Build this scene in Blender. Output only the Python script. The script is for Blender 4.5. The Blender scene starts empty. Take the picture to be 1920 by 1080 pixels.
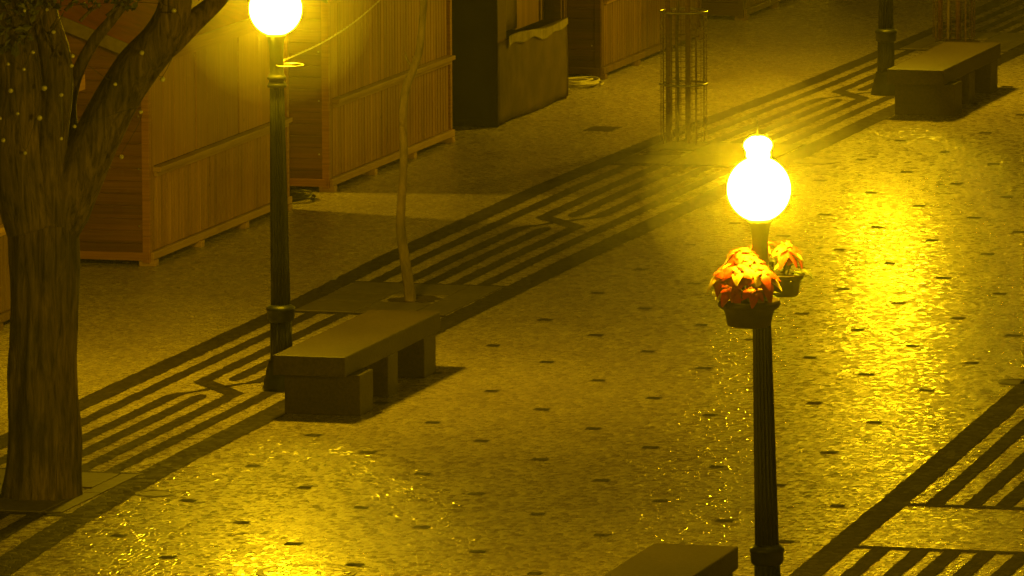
import bpy, bmesh, math, random
from mathutils import Vector, Matrix, noise
import numpy as np
random.seed(7)
R = math.radians
scene = bpy.context.scene
COL = scene.collection

# ------------------------------------------------------------------ camera
F_PX, PITCH, HEAD, CAM_H, ROLL = 16463.4, R(7.5855), R(15.4013), 9.7, R(-0.26221)
_fw = Vector((-math.sin(HEAD)*math.cos(PITCH), math.cos(HEAD)*math.cos(PITCH), -math.sin(PITCH)))
_r0 = Vector((math.cos(HEAD), math.sin(HEAD), 0))
_u0 = _r0.cross(_fw)
CR = _r0*math.cos(ROLL) + _u0*math.sin(ROLL)
CU = -_r0*math.sin(ROLL) + _u0*math.cos(ROLL)
CAM = Vector((0, 0, CAM_H))
cd = bpy.data.cameras.new('camera')
cam = bpy.data.objects.new('camera', cd)
COL.objects.link(cam)
cd.sensor_width = 36.0
cd.lens = F_PX/1920*36.0
cd.clip_start = 0.5
cd.clip_end = 2000
m = Matrix((CR, CU, -_fw)).transposed().to_4x4()
m.translation = CAM
cam.matrix_world = m
scene.camera = cam

# ------------------------------------------------------------------ night sky, no sun
world = bpy.data.worlds.new('World')
scene.world = world
world.use_nodes = True
wn = world.node_tree
wn.nodes.clear()
wo = wn.nodes.new('ShaderNodeOutputWorld')
wb = wn.nodes.new('ShaderNodeBackground')
wb.inputs['Color'].default_value = (1.0, 0.62, 0.06, 1)     # low cloud lit by the town's sodium lamps
wb.inputs['Strength'].default_value = 0.010
wn.links.new(wb.outputs[0], wo.inputs['Surface'])
scene.view_settings.view_transform = 'Standard'
scene.view_settings.look = 'None'
scene.view_settings.exposure = 0.0
scene.view_settings.gamma = 1.0
scene.cycles.use_denoising = True
scene.cycles.max_bounces = 6
scene.cycles.transparent_max_bounces = 64
scene.cycles.sample_clamp_indirect = 3.0
scene.cycles.volume_bounces = 0
LAMP_STRENGTH = 400.0
LAMP_COLOR = (1.0, 0.605, 0.0045)
HAZE = 0.0005

# ------------------------------------------------------------------ helpers
def at(px, py, z=0.0):
    d = _fw*F_PX + CR*(px-960) - CU*(py-540)
    return CAM + d*((z-CAM_H)/d.z)

_vh = Vector((_fw.x, _fw.y, 0)).normalized()
def on_plane(px, py, base, dd=0.0):
    d = _fw*F_PX + CR*(px-960) - CU*(py-540)
    b = Vector((base[0], base[1], 0)) + _vh*dd
    return CAM + d*((b-CAM).dot(_vh)/d.dot(_vh))

def obj(name, bm, mat, parent=None, smooth=False, loc=None):
    me = bpy.data.meshes.new(name)
    bm.normal_update()
    bm.to_mesh(me)
    bm.free()
    if smooth:
        for p in me.polygons: p.use_smooth = True
    for mm in (mat if isinstance(mat, (list, tuple)) else [mat]):
        me.materials.append(mm)
    o = bpy.data.objects.new(name, me)
    COL.objects.link(o)
    if parent is not None: o.parent = parent
    if loc is not None: o.location = loc
    return o

def tag(o, label, cat, group=None):
    o['label'] = label; o['category'] = cat
    if group: o['group'] = group
    return o

def thing(name, label, cat, loc=(0, 0, 0), rot=(0, 0, 0), group=None):
    o = bpy.data.objects.new(name, None)
    o.empty_display_size = 0.2
    COL.objects.link(o)
    o.location = loc; o.rotation_euler = rot
    return tag(o, label, cat, group)

def struct(o):
    o['kind'] = 'structure'
    return o

def dup(root, loc=None, rot=None, label=None):
    r = root.copy(); COL.objects.link(r)
    if loc is not None: r.location = loc
    if rot is not None: r.rotation_euler = rot
    if label: r['label'] = label
    for ch in list(root.children):
        c = ch.copy(); COL.objects.link(c); c.parent = r
        for g in ch.children:
            d = g.copy(); COL.objects.link(d); d.parent = c
    return r

def box(bm, x0, x1, y0, y1, z0, z1, bev=0.0, mi=0):
    vs = [bm.verts.new(p) for p in ((x0,y0,z0),(x1,y0,z0),(x1,y1,z0),(x0,y1,z0),(x0,y0,z1),(x1,y0,z1),(x1,y1,z1),(x0,y1,z1))]
    fs = [bm.faces.new([vs[i] for i in f]) for f in ((3,2,1,0),(4,5,6,7),(0,1,5,4),(1,2,6,5),(2,3,7,6),(3,0,4,7))]
    for f in fs: f.material_index = mi
    if bev > 0:
        es = list({e for f in fs for e in f.edges})
        bmesh.ops.bevel(bm, geom=es, offset=bev, segments=2, affect='EDGES', profile=0.6)
    return vs

def prism(bm, poly, axis, a0, a1):
    """polygon (list of 2D) extruded along axis 'x' or 'y' or 'z'"""
    def P(p, a):
        return {'x': (a, p[0], p[1]), 'y': (p[0], a, p[1]), 'z': (p[0], p[1], a)}[axis]
    A = [bm.verts.new(P(p, a0)) for p in poly]
    B = [bm.verts.new(P(p, a1)) for p in poly]
    n = len(poly)
    fs = [bm.faces.new(A[::-1]), bm.faces.new(B)]
    for i in range(n):
        fs.append(bm.faces.new((A[i], A[(i+1) % n], B[(i+1) % n], B[i])))
    bmesh.ops.recalc_face_normals(bm, faces=fs)

def lathe(bm, prof, c=(0, 0, 0), seg=32, flute=0, depth=0.0, a0=0.0, a1=2*math.pi):
    full = abs(a1-a0-2*math.pi) < 1e-6
    n = seg if full else seg+1
    rings = []
    for (r, z) in prof:
        ring = []
        for k in range(n):
            a = a0 + (a1-a0)*k/seg
            rr = r
            if flute: rr = r*(1 - depth*(0.5+0.5*math.cos(flute*a))**2)
            ring.append(bm.verts.new((c[0]+rr*math.cos(a), c[1]+rr*math.sin(a), c[2]+z)))
        rings.append(ring)
    for i in range(len(rings)-1):
        for k in range(n if full else n-1):
            k2 = (k+1) % n
            bm.faces.new((rings[i][k], rings[i][k2], rings[i+1][k2], rings[i+1][k]))
    if full:
        bm.faces.new(rings[0][::-1]); bm.faces.new(rings[-1])
    return rings

def tube(bm, pts, rad, seg=8, cap=True, jit=None, mi=0):
    pts = [Vector(p) for p in pts]
    if not isinstance(rad, (list, tuple)): rad = [rad]*len(pts)
    up = Vector((0.13, 0.07, 1)).normalized()
    rings = []
    t0 = (pts[1]-pts[0]).normalized()
    x = t0.cross(up)
    if x.length < 0.2: x = t0.cross(Vector((1, 0, 0)))
    x.normalize()
    for i, p in enumerate(pts):
        t = (pts[min(i+1, len(pts)-1)]-pts[max(i-1, 0)]).normalized()
        x = (x - t*x.dot(t)).normalized()
        y = t.cross(x)
        ring = []
        for k in range(seg):
            a = 2*math.pi*k/seg
            d = x*math.cos(a)+y*math.sin(a)
            q = p + d*rad[i]
            if jit: q = p + d*rad[i]*jit(q, a, rad[i])
            ring.append(bm.verts.new(q))
        rings.append(ring)
    for i in range(len(rings)-1):
        for k in range(seg):
            f = bm.faces.new((rings[i][k], rings[i][(k+1) % seg], rings[i+1][(k+1) % seg], rings[i+1][k]))
            f.material_index = mi
    if cap:
        bm.faces.new(rings[0][::-1]).material_index = mi
        bm.faces.new(rings[-1]).material_index = mi

def spline(pts, rad, n=8):
    """Catmull-Rom through pts with radii"""
    P = [Vector(p) for p in pts]
    out, ro = [], []
    for i in range(len(P)-1):
        p0 = P[max(i-1, 0)]; p1 = P[i]; p2 = P[i+1]; p3 = P[min(i+2, len(P)-1)]
        for k in range(n):
            t = k/n
            out.append(0.5*((2*p1)+(p2-p0)*t+(2*p0-5*p1+4*p2-p3)*t*t+(-p0+3*p1-3*p2+p3)*t**3))
            ro.append(rad[i]*(1-t)+rad[i+1]*t)
    out.append(P[-1]); ro.append(rad[-1])
    return out, ro

# ------------------------------------------------------------------ materials
def newmat(name):
    mt = bpy.data.materials.new(name)
    mt.use_nodes = True
    nt = mt.node_tree
    return mt, nt, nt.nodes['Principled BSDF']

def N(nt, kind, **kw):
    n = nt.nodes.new(kind)
    for k, v in kw.items():
        if k in n.inputs.keys(): n.inputs[k].default_value = v
        else: setattr(n, k, v)
    return n

def ramp(nt, fac, stops):
    r = nt.nodes.new('ShaderNodeValToRGB')
    els = r.color_ramp.elements
    while len(els) < len(stops): els.new(0.5)
    for e, (p, c) in zip(els, stops):
        e.position = p
        e.color = (*c, 1) if len(c) == 3 else c
    nt.links.new(fac, r.inputs[0])
    return r.outputs[0]

def mixc(nt, fac, a, b, mode='MIX'):
    x = nt.nodes.new('ShaderNodeMix'); x.data_type = 'RGBA'; x.blend_type = mode
    for sock, v in ((x.inputs[0], fac), (x.inputs[6], a), (x.inputs[7], b)):
        if isinstance(v, bpy.types.NodeSocket): nt.links.new(v, sock)
        elif isinstance(v, (int, float)): sock.default_value = v
        else: sock.default_value = (*v, 1)
    return x.outputs[2]

def math_(nt, op, a, b=None):
    n = nt.nodes.new('ShaderNodeMath'); n.operation = op
    for i, v in enumerate((a, b)):
        if v is None: continue
        if isinstance(v, bpy.types.NodeSocket): nt.links.new(v, n.inputs[i])
        else: n.inputs[i].default_value = v
    return n.outputs[0]

def cobble(name, lo, hi, joint, scale, tilt, rough, spec, bump):
    mt, nt, p = newmat(name)
    geo = N(nt, 'ShaderNodeNewGeometry')
    wob = N(nt, 'ShaderNodeTexNoise', Scale=6.0, Detail=2.0)
    nt.links.new(geo.outputs['Position'], wob.inputs['Vector'])
    vo = N(nt, 'ShaderNodeTexVoronoi', voronoi_dimensions='2D', Scale=scale, Randomness=0.75)
    ve = N(nt, 'ShaderNodeTexVoronoi', voronoi_dimensions='2D', feature='DISTANCE_TO_EDGE', Scale=scale, Randomness=0.75)
    nt.links.new(geo.outputs['Position'], vo.inputs['Vector'])
    nt.links.new(geo.outputs['Position'], ve.inputs['Vector'])
    big = N(nt, 'ShaderNodeTexNoise', Scale=0.55, Detail=5.0, Roughness=0.6)
    nt.links.new(geo.outputs['Position'], big.inputs['Vector'])
    mid = N(nt, 'ShaderNodeTexNoise', Scale=9.0, Detail=3.0)
    nt.links.new(geo.outputs['Position'], mid.inputs['Vector'])
    sep = N(nt, 'ShaderNodeSeparateColor')
    nt.links.new(vo.outputs['Color'], sep.inputs[0])
    stone = mixc(nt, sep.outputs[0], lo, hi)
    dirt = ramp(nt, big.outputs[0], [(0.32, (0.78, 0.75, 0.70)), (0.62, (1, 1, 1))])
    stone = mixc(nt, 1.0, stone, dirt, 'MULTIPLY')
    d2 = ramp(nt, mid.outputs[0], [(0.3, (0.90, 0.88, 0.85)), (0.6, (1, 1, 1))])
    stone = mixc(nt, 1.0, stone, d2, 'MULTIPLY')
    jf = ramp(nt, ve.outputs['Distance'], [(0.03, (0, 0, 0)), (0.14, (1, 1, 1))])
    jv = N(nt, 'ShaderNodeRGBToBW'); nt.links.new(jf, jv.inputs[0])
    col = mixc(nt, jv.outputs[0], joint, stone)
    nt.links.new(col, p.inputs['Base Color'])
    # each stone is set at its own slight tilt
    sub = N(nt, 'ShaderNodeVectorMath', operation='SUBTRACT'); sub.inputs[1].default_value = (0.5, 0.5, 0.5)
    nt.links.new(vo.outputs['Color'], sub.inputs[0])
    mul = N(nt, 'ShaderNodeVectorMath', operation='MULTIPLY'); mul.inputs[1].default_value = (tilt, tilt, 0)
    nt.links.new(sub.outputs[0], mul.inputs[0])
    add = N(nt, 'ShaderNodeVectorMath', operation='ADD')
    nt.links.new(mul.outputs[0], add.inputs[0]); nt.links.new(geo.outputs['Normal'], add.inputs[1])
    nor = N(nt, 'ShaderNodeVectorMath', operation='NORMALIZE'); nt.links.new(add.outputs[0], nor.inputs[0])
    bp = N(nt, 'ShaderNodeBump', Strength=bump, Distance=0.01)
    nt.links.new(jv.outputs[0], bp.inputs['Height']); nt.links.new(nor.outputs[0], bp.inputs['Normal'])
    nt.links.new(bp.outputs[0], p.inputs['Normal'])
    rr = N(nt, 'ShaderNodeMapRange'); rr.inputs[3].default_value = rough-0.13; rr.inputs[4].default_value = rough+0.26
    nt.links.new(sep.outputs[1], rr.inputs[0])
    nt.links.new(rr.outputs[0], p.inputs['Roughness'])
    p.inputs['Specular IOR Level'].default_value = spec
    return mt

M = {}
M['limestone'] = cobble('limestone_cobbles', (0.34, 0.29, 0.22), (0.60, 0.53, 0.42), (0.13, 0.105, 0.07), 26.0, 0.135, 0.25, 0.38, 0.25)
M['basalt'] = cobble('basalt_cobbles', (0.030, 0.023, 0.017), (0.062, 0.050, 0.038), (0.02, 0.016, 0.012), 17.0, 0.10, 0.72, 0.12, 0.3)

def stone_mat(name, a, b, rough=0.7, spec=0.25, sc=14.0):
    mt, nt, p = newmat(name)
    geo = N(nt, 'ShaderNodeTexCoord')
    n1 = N(nt, 'ShaderNodeTexNoise', Scale=sc, Detail=6.0, Roughness=0.65)
    n2 = N(nt, 'ShaderNodeTexNoise', Scale=1.6, Detail=3.0)
    nt.links.new(geo.outputs['Object'], n1.inputs['Vector']); nt.links.new(geo.outputs['Object'], n2.inputs['Vector'])
    c = ramp(nt, n1.outputs[0], [(0.3, a), (0.7, b)])
    c2 = ramp(nt, n2.outputs[0], [(0.3, (0.72, 0.7, 0.66)), (0.65, (1, 1, 1))])
    nt.links.new(mixc(nt, 1.0, c, c2, 'MULTIPLY'), p.inputs['Base Color'])
    bp = N(nt, 'ShaderNodeBump', Strength=0.25, Distance=0.01)
    nt.links.new(n1.outputs[0], bp.inputs['Height']); nt.links.new(bp.outputs[0], p.inputs['Normal'])
    p.inputs['Roughness'].default_value = rough
    p.inputs['Specular IOR Level'].default_value = spec
    return mt
M['slab'] = stone_mat('tree_pit_slab', (0.085, 0.070, 0.05), (0.15, 0.125, 0.09), 0.65, 0.3)
M['bench'] = stone_mat('bench_granite', (0.030, 0.021, 0.013), (0.080, 0.058, 0.036), 0.55, 0.3, 38.0)
M['soil'] = stone_mat('soil', (0.035, 0.025, 0.015), (0.10, 0.072, 0.045), 0.9, 0.1, 30.0)
M['paper'] = stone_mat('paper', (0.7, 0.68, 0.6), (0.8, 0.78, 0.72), 0.8, 0.2)

def wood_mat(name, axis, board, a, b, rough=0.55, grain=1.0):
    """boards run across 'axis' (0 x, 1 y, 2 z) with width board; grain runs along the board"""
    mt, nt, p = newmat(name)
    tc = N(nt, 'ShaderNodeTexCoord')
    sp = N(nt, 'ShaderNodeSeparateXYZ'); nt.links.new(tc.outputs['Object'], sp.inputs[0])
    idx = math_(nt, 'FLOOR', math_(nt, 'DIVIDE', sp.outputs[axis], board))
    wn_ = N(nt, 'ShaderNodeTexWhiteNoise', noise_dimensions='1D'); nt.links.new(idx, wn_.inputs['W'])
    mp = N(nt, 'ShaderNodeMapping')
    s = [3.0, 3.0, 3.0]
    if axis == 2: s = [1.5, 1.5, 60.0]
    else: s = [40.0, 40.0, 1.2]
    mp.inputs['Scale'].default_value = s
    nt.links.new(tc.outputs['Object'], mp.inputs['Vector'])
    off = N(nt, 'ShaderNodeVectorMath', operation='ADD')
    nt.links.new(mp.outputs[0], off.inputs[0]); nt.links.new(wn_.outputs['Color'], off.inputs[1])
    n1 = N(nt, 'ShaderNodeTexNoise', Scale=1.0, Detail=5.0, Roughness=0.6, Distortion=0.4)
    nt.links.new(off.outputs[0], n1.inputs['Vector'])
    c = ramp(nt, n1.outputs[0], [(0.28, a), (0.68, b)])
    v = ramp(nt, wn_.outputs['Value'], [(0.0, (0.72, 0.68, 0.62)), (1.0, (1.08, 1.06, 1.02))])
    c = mixc(nt, 1.0, c, v, 'MULTIPLY')
    n3 = N(nt, 'ShaderNodeTexNoise', Scale=1.1, Detail=3.0)
    nt.links.new(tc.outputs['Object'], n3.inputs['Vector'])
    c = mixc(nt, 1.0, c, ramp(nt, n3.outputs[0], [(0.3, (0.78, 0.74, 0.7)), (0.65, (1, 1, 1))]), 'MULTIPLY')
    # knots
    vk = N(nt, 'ShaderNodeTexVoronoi', Scale=2.3); nt.links.new(tc.outputs['Object'], vk.inputs['Vector'])
    kk = ramp(nt, vk.outputs['Distance'], [(0.02, (0.35, 0.25, 0.2)), (0.05, (1, 1, 1))])
    c = mixc(nt, 1.0, c, kk, 'MULTIPLY')
    nt.links.new(c, p.inputs['Base Color'])
    bp = N(nt, 'ShaderNodeBump', Strength=0.2, Distance=0.004)
    nt.links.new(n1.outputs[0], bp.inputs['Height']); nt.links.new(bp.outputs[0], p.inputs['Normal'])
    p.inputs['Roughness'].default_value = rough
    p.inputs['Specular IOR Level'].default_value = 0.3
    return mt
M['pine_v'] = wood_mat('pine_boards_upright', 1, 0.095, (0.22, 0.115, 0.040), (0.42, 0.235, 0.095))
M['pine_dark'] = wood_mat('dark_boards_upright', 1, 0.095, (0.085, 0.05, 0.022), (0.19, 0.115, 0.052))  # darker tone of the upright pine boards
M['pine_panel'] = wood_mat('pine_shutter', 1, 1.37, (0.24, 0.125, 0.045), (0.44, 0.24, 0.095))
M['pine_h'] = wood_mat('red_pine_boards_level', 2, 0.11, (0.10, 0.042, 0.015), (0.18, 0.080, 0.032))
M['rail'] = wood_mat('pale_pine_rail', 2, 0.5, (0.32, 0.20, 0.09), (0.50, 0.34, 0.17))
M['post'] = wood_mat('pine_post', 2, 3.0, (0.22, 0.10, 0.035), (0.38, 0.19, 0.07))
M['dark_wood'] = wood_mat('dark_stained_boards', 2, 0.12, (0.035, 0.014, 0.006), (0.075, 0.032, 0.014))
M['stake'] = wood_mat('stake_wood', 2, 3.0, (0.09, 0.042, 0.018), (0.19, 0.095, 0.04))

def plain(name, col, rough=0.5, metal=0.0, spec=0.4, bump=0.0, sc=20.0):
    mt, nt, p = newmat(name)
    tc = N(nt, 'ShaderNodeTexCoord')
    n1 = N(nt, 'ShaderNodeTexNoise', Scale=sc, Detail=4.0)
    nt.links.new(tc.outputs['Object'], n1.inputs['Vector'])
    a = tuple(x*0.75 for x in col); b = tuple(min(1, x*1.2) for x in col)
    nt.links.new(ramp(nt, n1.outputs[0], [(0.3, a), (0.7, b)]), p.inputs['Base Color'])
    p.inputs['Roughness'].default_value = rough
    p.inputs['Metallic'].default_value = metal
    p.inputs['Specular IOR Level'].default_value = spec
    if bump:
        bp = N(nt, 'ShaderNodeBump', Strength=bump, Distance=0.02)
        nt.links.new(n1.outputs[0], bp.inputs['Height']); nt.links.new(bp.outputs[0], p.inputs['Normal'])
    return mt
M['iron'] = plain('dark_green_cast_iron', (0.014, 0.016, 0.010), 0.45, 0.0, 0.5)
M['steel'] = plain('galvanised_steel', (0.35, 0.33, 0.3), 0.35, 0.9)
M['rust'] = plain('rusty_wire', (0.12, 0.07, 0.04), 0.6, 0.3)
M['cable'] = plain('black_cable', (0.03, 0.027, 0.024), 0.4)
M['cable_pale'] = plain('pale_cable', (0.5, 0.46, 0.38), 0.4)
M['tarp'] = plain('dark_tarpaulin', (0.030, 0.026, 0.014), 0.65, 0, 0.2, 0.5, 3.0)
M['canvas'] = plain('olive_canvas', (0.17, 0.125, 0.06), 0.75, 0, 0.2, 0.4, 4.0)
M['clear_sheet'] = plain('pale_plastic_sheet', (0.42, 0.36, 0.2), 0.25, 0, 0.6, 0.6, 9.0)
M['roof'] = plain('red_roof_felt', (0.26, 0.05, 0.018), 0.7, 0, 0.2, 0.4, 6.0)
M['fascia'] = plain('olive_fascia', (0.13, 0.095, 0.04), 0.6)
M['bulb'] = plain('frosted_bulb', (0.40, 0.38, 0.33), 0.2, 0, 0.6)
M['cover'] = plain('iron_cover', (0.055, 0.04, 0.028), 0.5, 0.2, 0.3, 0.4, 30.0)
M['bowl'] = plain('brown_planter_bowl', (0.035, 0.022, 0.012), 0.5, 0, 0.4)
M['leaf'] = plain('green_leaf', (0.05, 0.065, 0.02), 0.5, 0, 0.4)
M['tree_leaf'] = plain('tree_leaf', (0.07, 0.075, 0.025), 0.55, 0, 0.35)

def bract_mat():
    mt, nt, p = newmat('poinsettia_bract')
    tc = N(nt, 'ShaderNodeTexCoord')
    n1 = N(nt, 'ShaderNodeTexNoise', Scale=18.0, Detail=3.0)
    nt.links.new(tc.outputs['Object'], n1.inputs['Vector'])
    nt.links.new(ramp(nt, n1.outputs[0], [(0.3, (0.20, 0.010, 0.006)), (0.7, (0.50, 0.045, 0.02))]), p.inputs['Base Color'])
    p.inputs['Roughness'].default_value = 0.45
    try:
        p.inputs['Subsurface Weight'].default_value = 0.0
    except Exception: pass
    return mt
M['bract'] = bract_mat()
M['bract_pale'] = plain('cream_bract', (0.5, 0.34, 0.10), 0.45)

def bark_mat(name, a, b, sx, sz):
    mt, nt, p = newmat(name)
    tc = N(nt, 'ShaderNodeTexCoord')
    mp = N(nt, 'ShaderNodeMapping'); mp.inputs['Scale'].default_value = (sx, sx, sz)
    nt.links.new(tc.outputs['Object'], mp.inputs['Vector'])
    n1 = N(nt, 'ShaderNodeTexNoise', Scale=1.0, Detail=8.0, Roughness=0.7, Distortion=0.8)
    nt.links.new(mp.outputs[0], n1.inputs['Vector'])
    n2 = N(nt, 'ShaderNodeTexNoise', Scale=2.5, Detail=4.0)
    nt.links.new(tc.outputs['Object'], n2.inputs['Vector'])
    c = ramp(nt, n1.outputs[0], [(0.33, a), (0.66, b)])
    c = mixc(nt, 1.0, c, ramp(nt, n2.outputs[0], [(0.35, (0.55, 0.6, 0.5)), (0.62, (1, 1, 1))]), 'MULTIPLY')
    nt.links.new(c, p.inputs['Base Color'])
    bp = N(nt, 'ShaderNodeBump', Strength=0.9, Distance=0.03)
    nt.links.new(n1.outputs[0], bp.inputs['Height']); nt.links.new(bp.outputs[0], p.inputs['Normal'])
    p.inputs['Roughness'].default_value = 0.75
    p.inputs['Specular IOR Level'].default_value = 0.25
    return mt
M['bark'] = bark_mat('furrowed_bark', (0.016, 0.011, 0.006), (0.19, 0.135, 0.08), 24.0, 2.6)
M['bark_smooth'] = bark_mat('smooth_young_bark', (0.12, 0.085, 0.05), (0.27, 0.20, 0.125), 14.0, 5.0)

def emis(name, col, s):
    mt = bpy.data.materials.new(name); mt.use_nodes = True
    nt = mt.node_tree; nt.nodes.clear()
    o = nt.nodes.new('ShaderNodeOutputMaterial'); e = nt.nodes.new('ShaderNodeEmission')
    e.inputs[0].default_value = (*col, 1); e.inputs[1].default_value = s
    nt.links.new(e.outputs[0], o.inputs[0])
    return mt
M['globe'] = emis('lit_sodium_globe', LAMP_COLOR, LAMP_STRENGTH)

# ------------------------------------------------------------------ the ground
bm = bmesh.new()
vs = [bm.verts.new(p) for p in ((-90, -20, 0), (90, -20, 0), (90, 170, 0), (-90, 170, 0))]
bm.faces.new(vs)
struct(obj('pavement', bm, M['limestone']))

def lerp_tab(tab, y):
    if y <= tab[0][0]: return tab[0][1]
    for (a, va), (b, vb) in zip(tab, tab[1:]):
        if y <= b:
            t = (y-a)/(b-a); return va+(vb-va)*t
    return tab[-1][1]
UP = [(50, -20.6), (55, -20.70), (60, -20.82), (64, -20.86), (68, -20.88), (72, -21.0), (77, -21.02), (81, -20.93), (86, -20.68), (89, -20.61), (93, -20.55), (120, -20.5)]
LO = [(50, -18.55), (55, -18.72), (57.4, -18.92), (60, -19.06), (63, -19.09), (68, -19.18), (72, -19.18), (79, -19.11), (84, -19.10), (95, -19.0), (120, -18.9)]
UR = [(40, -13.35), (53, -13.52), (56.6, -13.66), (61.3, -13.85), (65.6, -14.05), (72, -14.2), (120, -14.2)]
P_ = 10.52
LAB = 64.06           # a labyrinth knot of the left band; they repeat every P_
def XL(u, y):         # u = 0..1 across the left band
    a = lerp_tab(UP, y); b = lerp_tab(LO, y)
    return a+(b-a)*u
def XR(u, y):
    return lerp_tab(UR, y)+1.85*u

def strip(bm, X, pts, z):
    """pts: (u, y, halfwidth_u) polyline as a strip with width across u"""
    prev = None
    for (u, y, w) in pts:
        a = bm.verts.new((X(u-w, y), y, z)); b = bm.verts.new((X(u+w, y), y, z))
        if prev: bm.faces.new((prev[0], prev[1], b, a))
        prev = (a, b)
def along(bm, X, u, w, y0, y1, z):
    n = max(1, int((y1-y0)/0.09))
    prev = None
    for k in range(n+1):
        y = y0+(y1-y0)*k/n
        j = 0.007 if 0 < k < n else 0.0
        a = bm.verts.new((X(u-w, y)+random.uniform(-j, j), y, z)); b = bm.verts.new((X(u+w, y)+random.uniform(-j, j), y, z))
        if prev: bm.faces.new((prev[0], prev[1], b, a))
        prev = (a, b)
def poly(bm, X, pts, z):
    vs = [bm.verts.new((X(u, y), y, z)) for u, y in pts]
    f = bm.faces.new(vs)
    f.normal_update()
    if f.normal.z < 0: f.normal_flip()

PIT = 1.0             # half length of a tree pit section along the band
def band(X, lab, y0, y1):
    bm = bmesh.new()
    Z = 0.004
    along(bm, X, 0.058, 0.058, y0, y1, Z)
    along(bm, X, 0.935, 0.065, y0, y1, Z)
    k0 = int((y0-lab)//P_); k1 = int((y1-lab)//P_)+1
    U = [0.218, 0.366, 0.488, 0.617, 0.753]; w = 0.034
    for k in range(k0, k1+1):
        c = lab+k*P_
        a, b = c-P_/2+PIT, c+P_/2-PIT
        z = Z+0.0
        i0, i1 = 0.1165, 0.8695
        # edge lines of the tree pit sections
        for (ya, yb) in ((a-0.10, a+0.0), (b-0.0, b+0.10)):
            poly(bm, X, [(i0, ya), (i1, ya), (i1, yb), (i0, yb)], z)
        a0, b0 = a+0.0, b-0.0
        along(bm, X, U[0], w, a0, b0, z); along(bm, X, U[4], w, a0, b0, z)
        # middle lines stop at the knot
        along(bm, X, U[2], w, a0, c-0.52, z)
        poly(bm, X, [(U[2]-w, c-0.52), (U[2]+w, c-0.52), (U[2]+w*0.5, c-0.40), (U[2]-w*0.5, c-0.38)], z)
        along(bm, X, U[2], w, c+0.52, b0, z)
        poly(bm, X, [(U[2]-w, c+0.52), (U[2]-w*0.5, c+0.40), (U[2]+w*0.5, c+0.38), (U[2]+w, c+0.52)], z)
        # thick diagonal: near 4th line to far 2nd line
        along(bm, X, U[3], w, a0, c-0.36, z)
        along(bm, X, U[1], w, c+0.36, b0, z)
        poly(bm, X, [(U[3]-w, c-0.36), (U[3]+w, c-0.36), (U[3]+0.035, c-0.24), (U[1]+w, c+0.36), (U[1]-w, c+0.36), (U[1]-0.035, c+0.24)], z)
        # thin diagonal: near 2nd line to far 4th line
        along(bm, X, U[1], w, a0, c-0.50, z)
        along(bm, X, U[3], w, c+0.50, b0, z)
        T = 0.075
        poly(bm, X, [(U[1]-w, c-0.50), (U[1]+w, c-0.50), (U[1]+0.05, c-0.30-0.02), (U[1]+0.05, c-0.30+0.06), (U[1]-0.005, c-0.33)], z)
        poly(bm, X, [(U[1]+0.05, c-0.32), (0.488-0.012, c-0.06-T), (0.488-0.034, c-0.03+T*0.4), (U[1]+0.05, c-0.24)], z)
        poly(bm, X, [(U[3]+w, c+0.50), (U[3]-w, c+0.50), (U[3]-0.05, c+0.32), (U[3]-0.05, c+0.24), (U[3]+0.005, c+0.33)], z)
        poly(bm, X, [(U[3]-0.05, c+0.32), (0.488+0.012, c+0.06+T), (0.488+0.034, c+0.03-T*0.4), (U[3]-0.05, c+0.24)], z)
    return bm
struct(obj('pavement_bands', band(XL, LAB, 46, 118), M['basalt']))
struct(obj('pavement_bands', band(XR, 53.56-0.05, 42, 118), M['basalt']))

# small dark square stones set into the pale paving in a staggered grid
bm = bmesh.new()
i = 0
for ci in range(-1, 8):
    x = -18.57+0.65*ci
    for k in range(-12, 22):
        y = 66.78+1.62*k+(0.81 if ci % 2 else 0.0)
        if y < 50 or y > 100: continue
        xx = x+random.uniform(-0.03, 0.03); yy = y+random.uniform(-0.06, 0.06)
        if xx < lerp_tab(LO, y)+0.25 or xx > lerp_tab(UR, y)-0.2: continue
        ang = random.uniform(-0.06, 0.06); hx = 0.054+random.uniform(-0.006, 0.008); hy = 0.052
        vs = []
        for sx, sy in ((-1, -1), (1, -1), (1, 1), (-1, 1)):
            ox = sx*hx+random.uniform(-0.006, 0.006); oy = sy*hy+random.uniform(-0.006, 0.006)
            vs.append(bm.verts.new((xx+ox*math.cos(ang)-oy*math.sin(ang), yy+ox*math.sin(ang)+oy*math.cos(ang), 0.004)))
        bm.faces.new(vs)
struct(obj('pavement_inlay', bm, M['basalt']))

# tree pits: stone slabs round an opening with soil
def tree_pit(yc, cx):
    bm = bmesh.new()
    y0, y1 = yc-PIT+0.105, yc+PIT-0.105
    a0, a1 = XL(0.122, yc), XL(0.864, yc)
    hole = 0.24
    def rough_box(x0, x1, ya, yb):
        box(bm, x0+0.006, x1-0.006, ya+0.006, yb-0.006, -0.05, 0.012, 0.004)
    hx0, hx1 = cx-hole, cx+hole
    rough_box(a0, hx0, y0, yc-hole); rough_box(a0, hx0, yc-hole, yc+hole); rough_box(a0, hx0, yc+hole, y1)
    rough_box(hx0, hx1, y0, yc-hole); rough_box(hx0, hx1, yc+hole, y1)
    rough_box(hx1, a1, y0, yc); rough_box(hx1, a1, yc, y1)
    o = struct(obj('tree_pit_paving', bm, M['slab']))
    bm = bmesh.new()
    n = 26; r0 = 0.21
    ctr = bm.verts.new((cx, yc, 0.02))
    ring = []
    for k in range(n):
        a = 2*math.pi*k/n
        rr = r0+random.uniform(-0.06, 0.07)
        ring.append(bm.verts.new((cx+rr*math.cos(a), yc+rr*math.sin(a), 0.006)))
    for k in range(n): bm.faces.new((ctr, ring[k], ring[(k+1) % n]))
    struct(obj('soil', bm, M['soil']))
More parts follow.
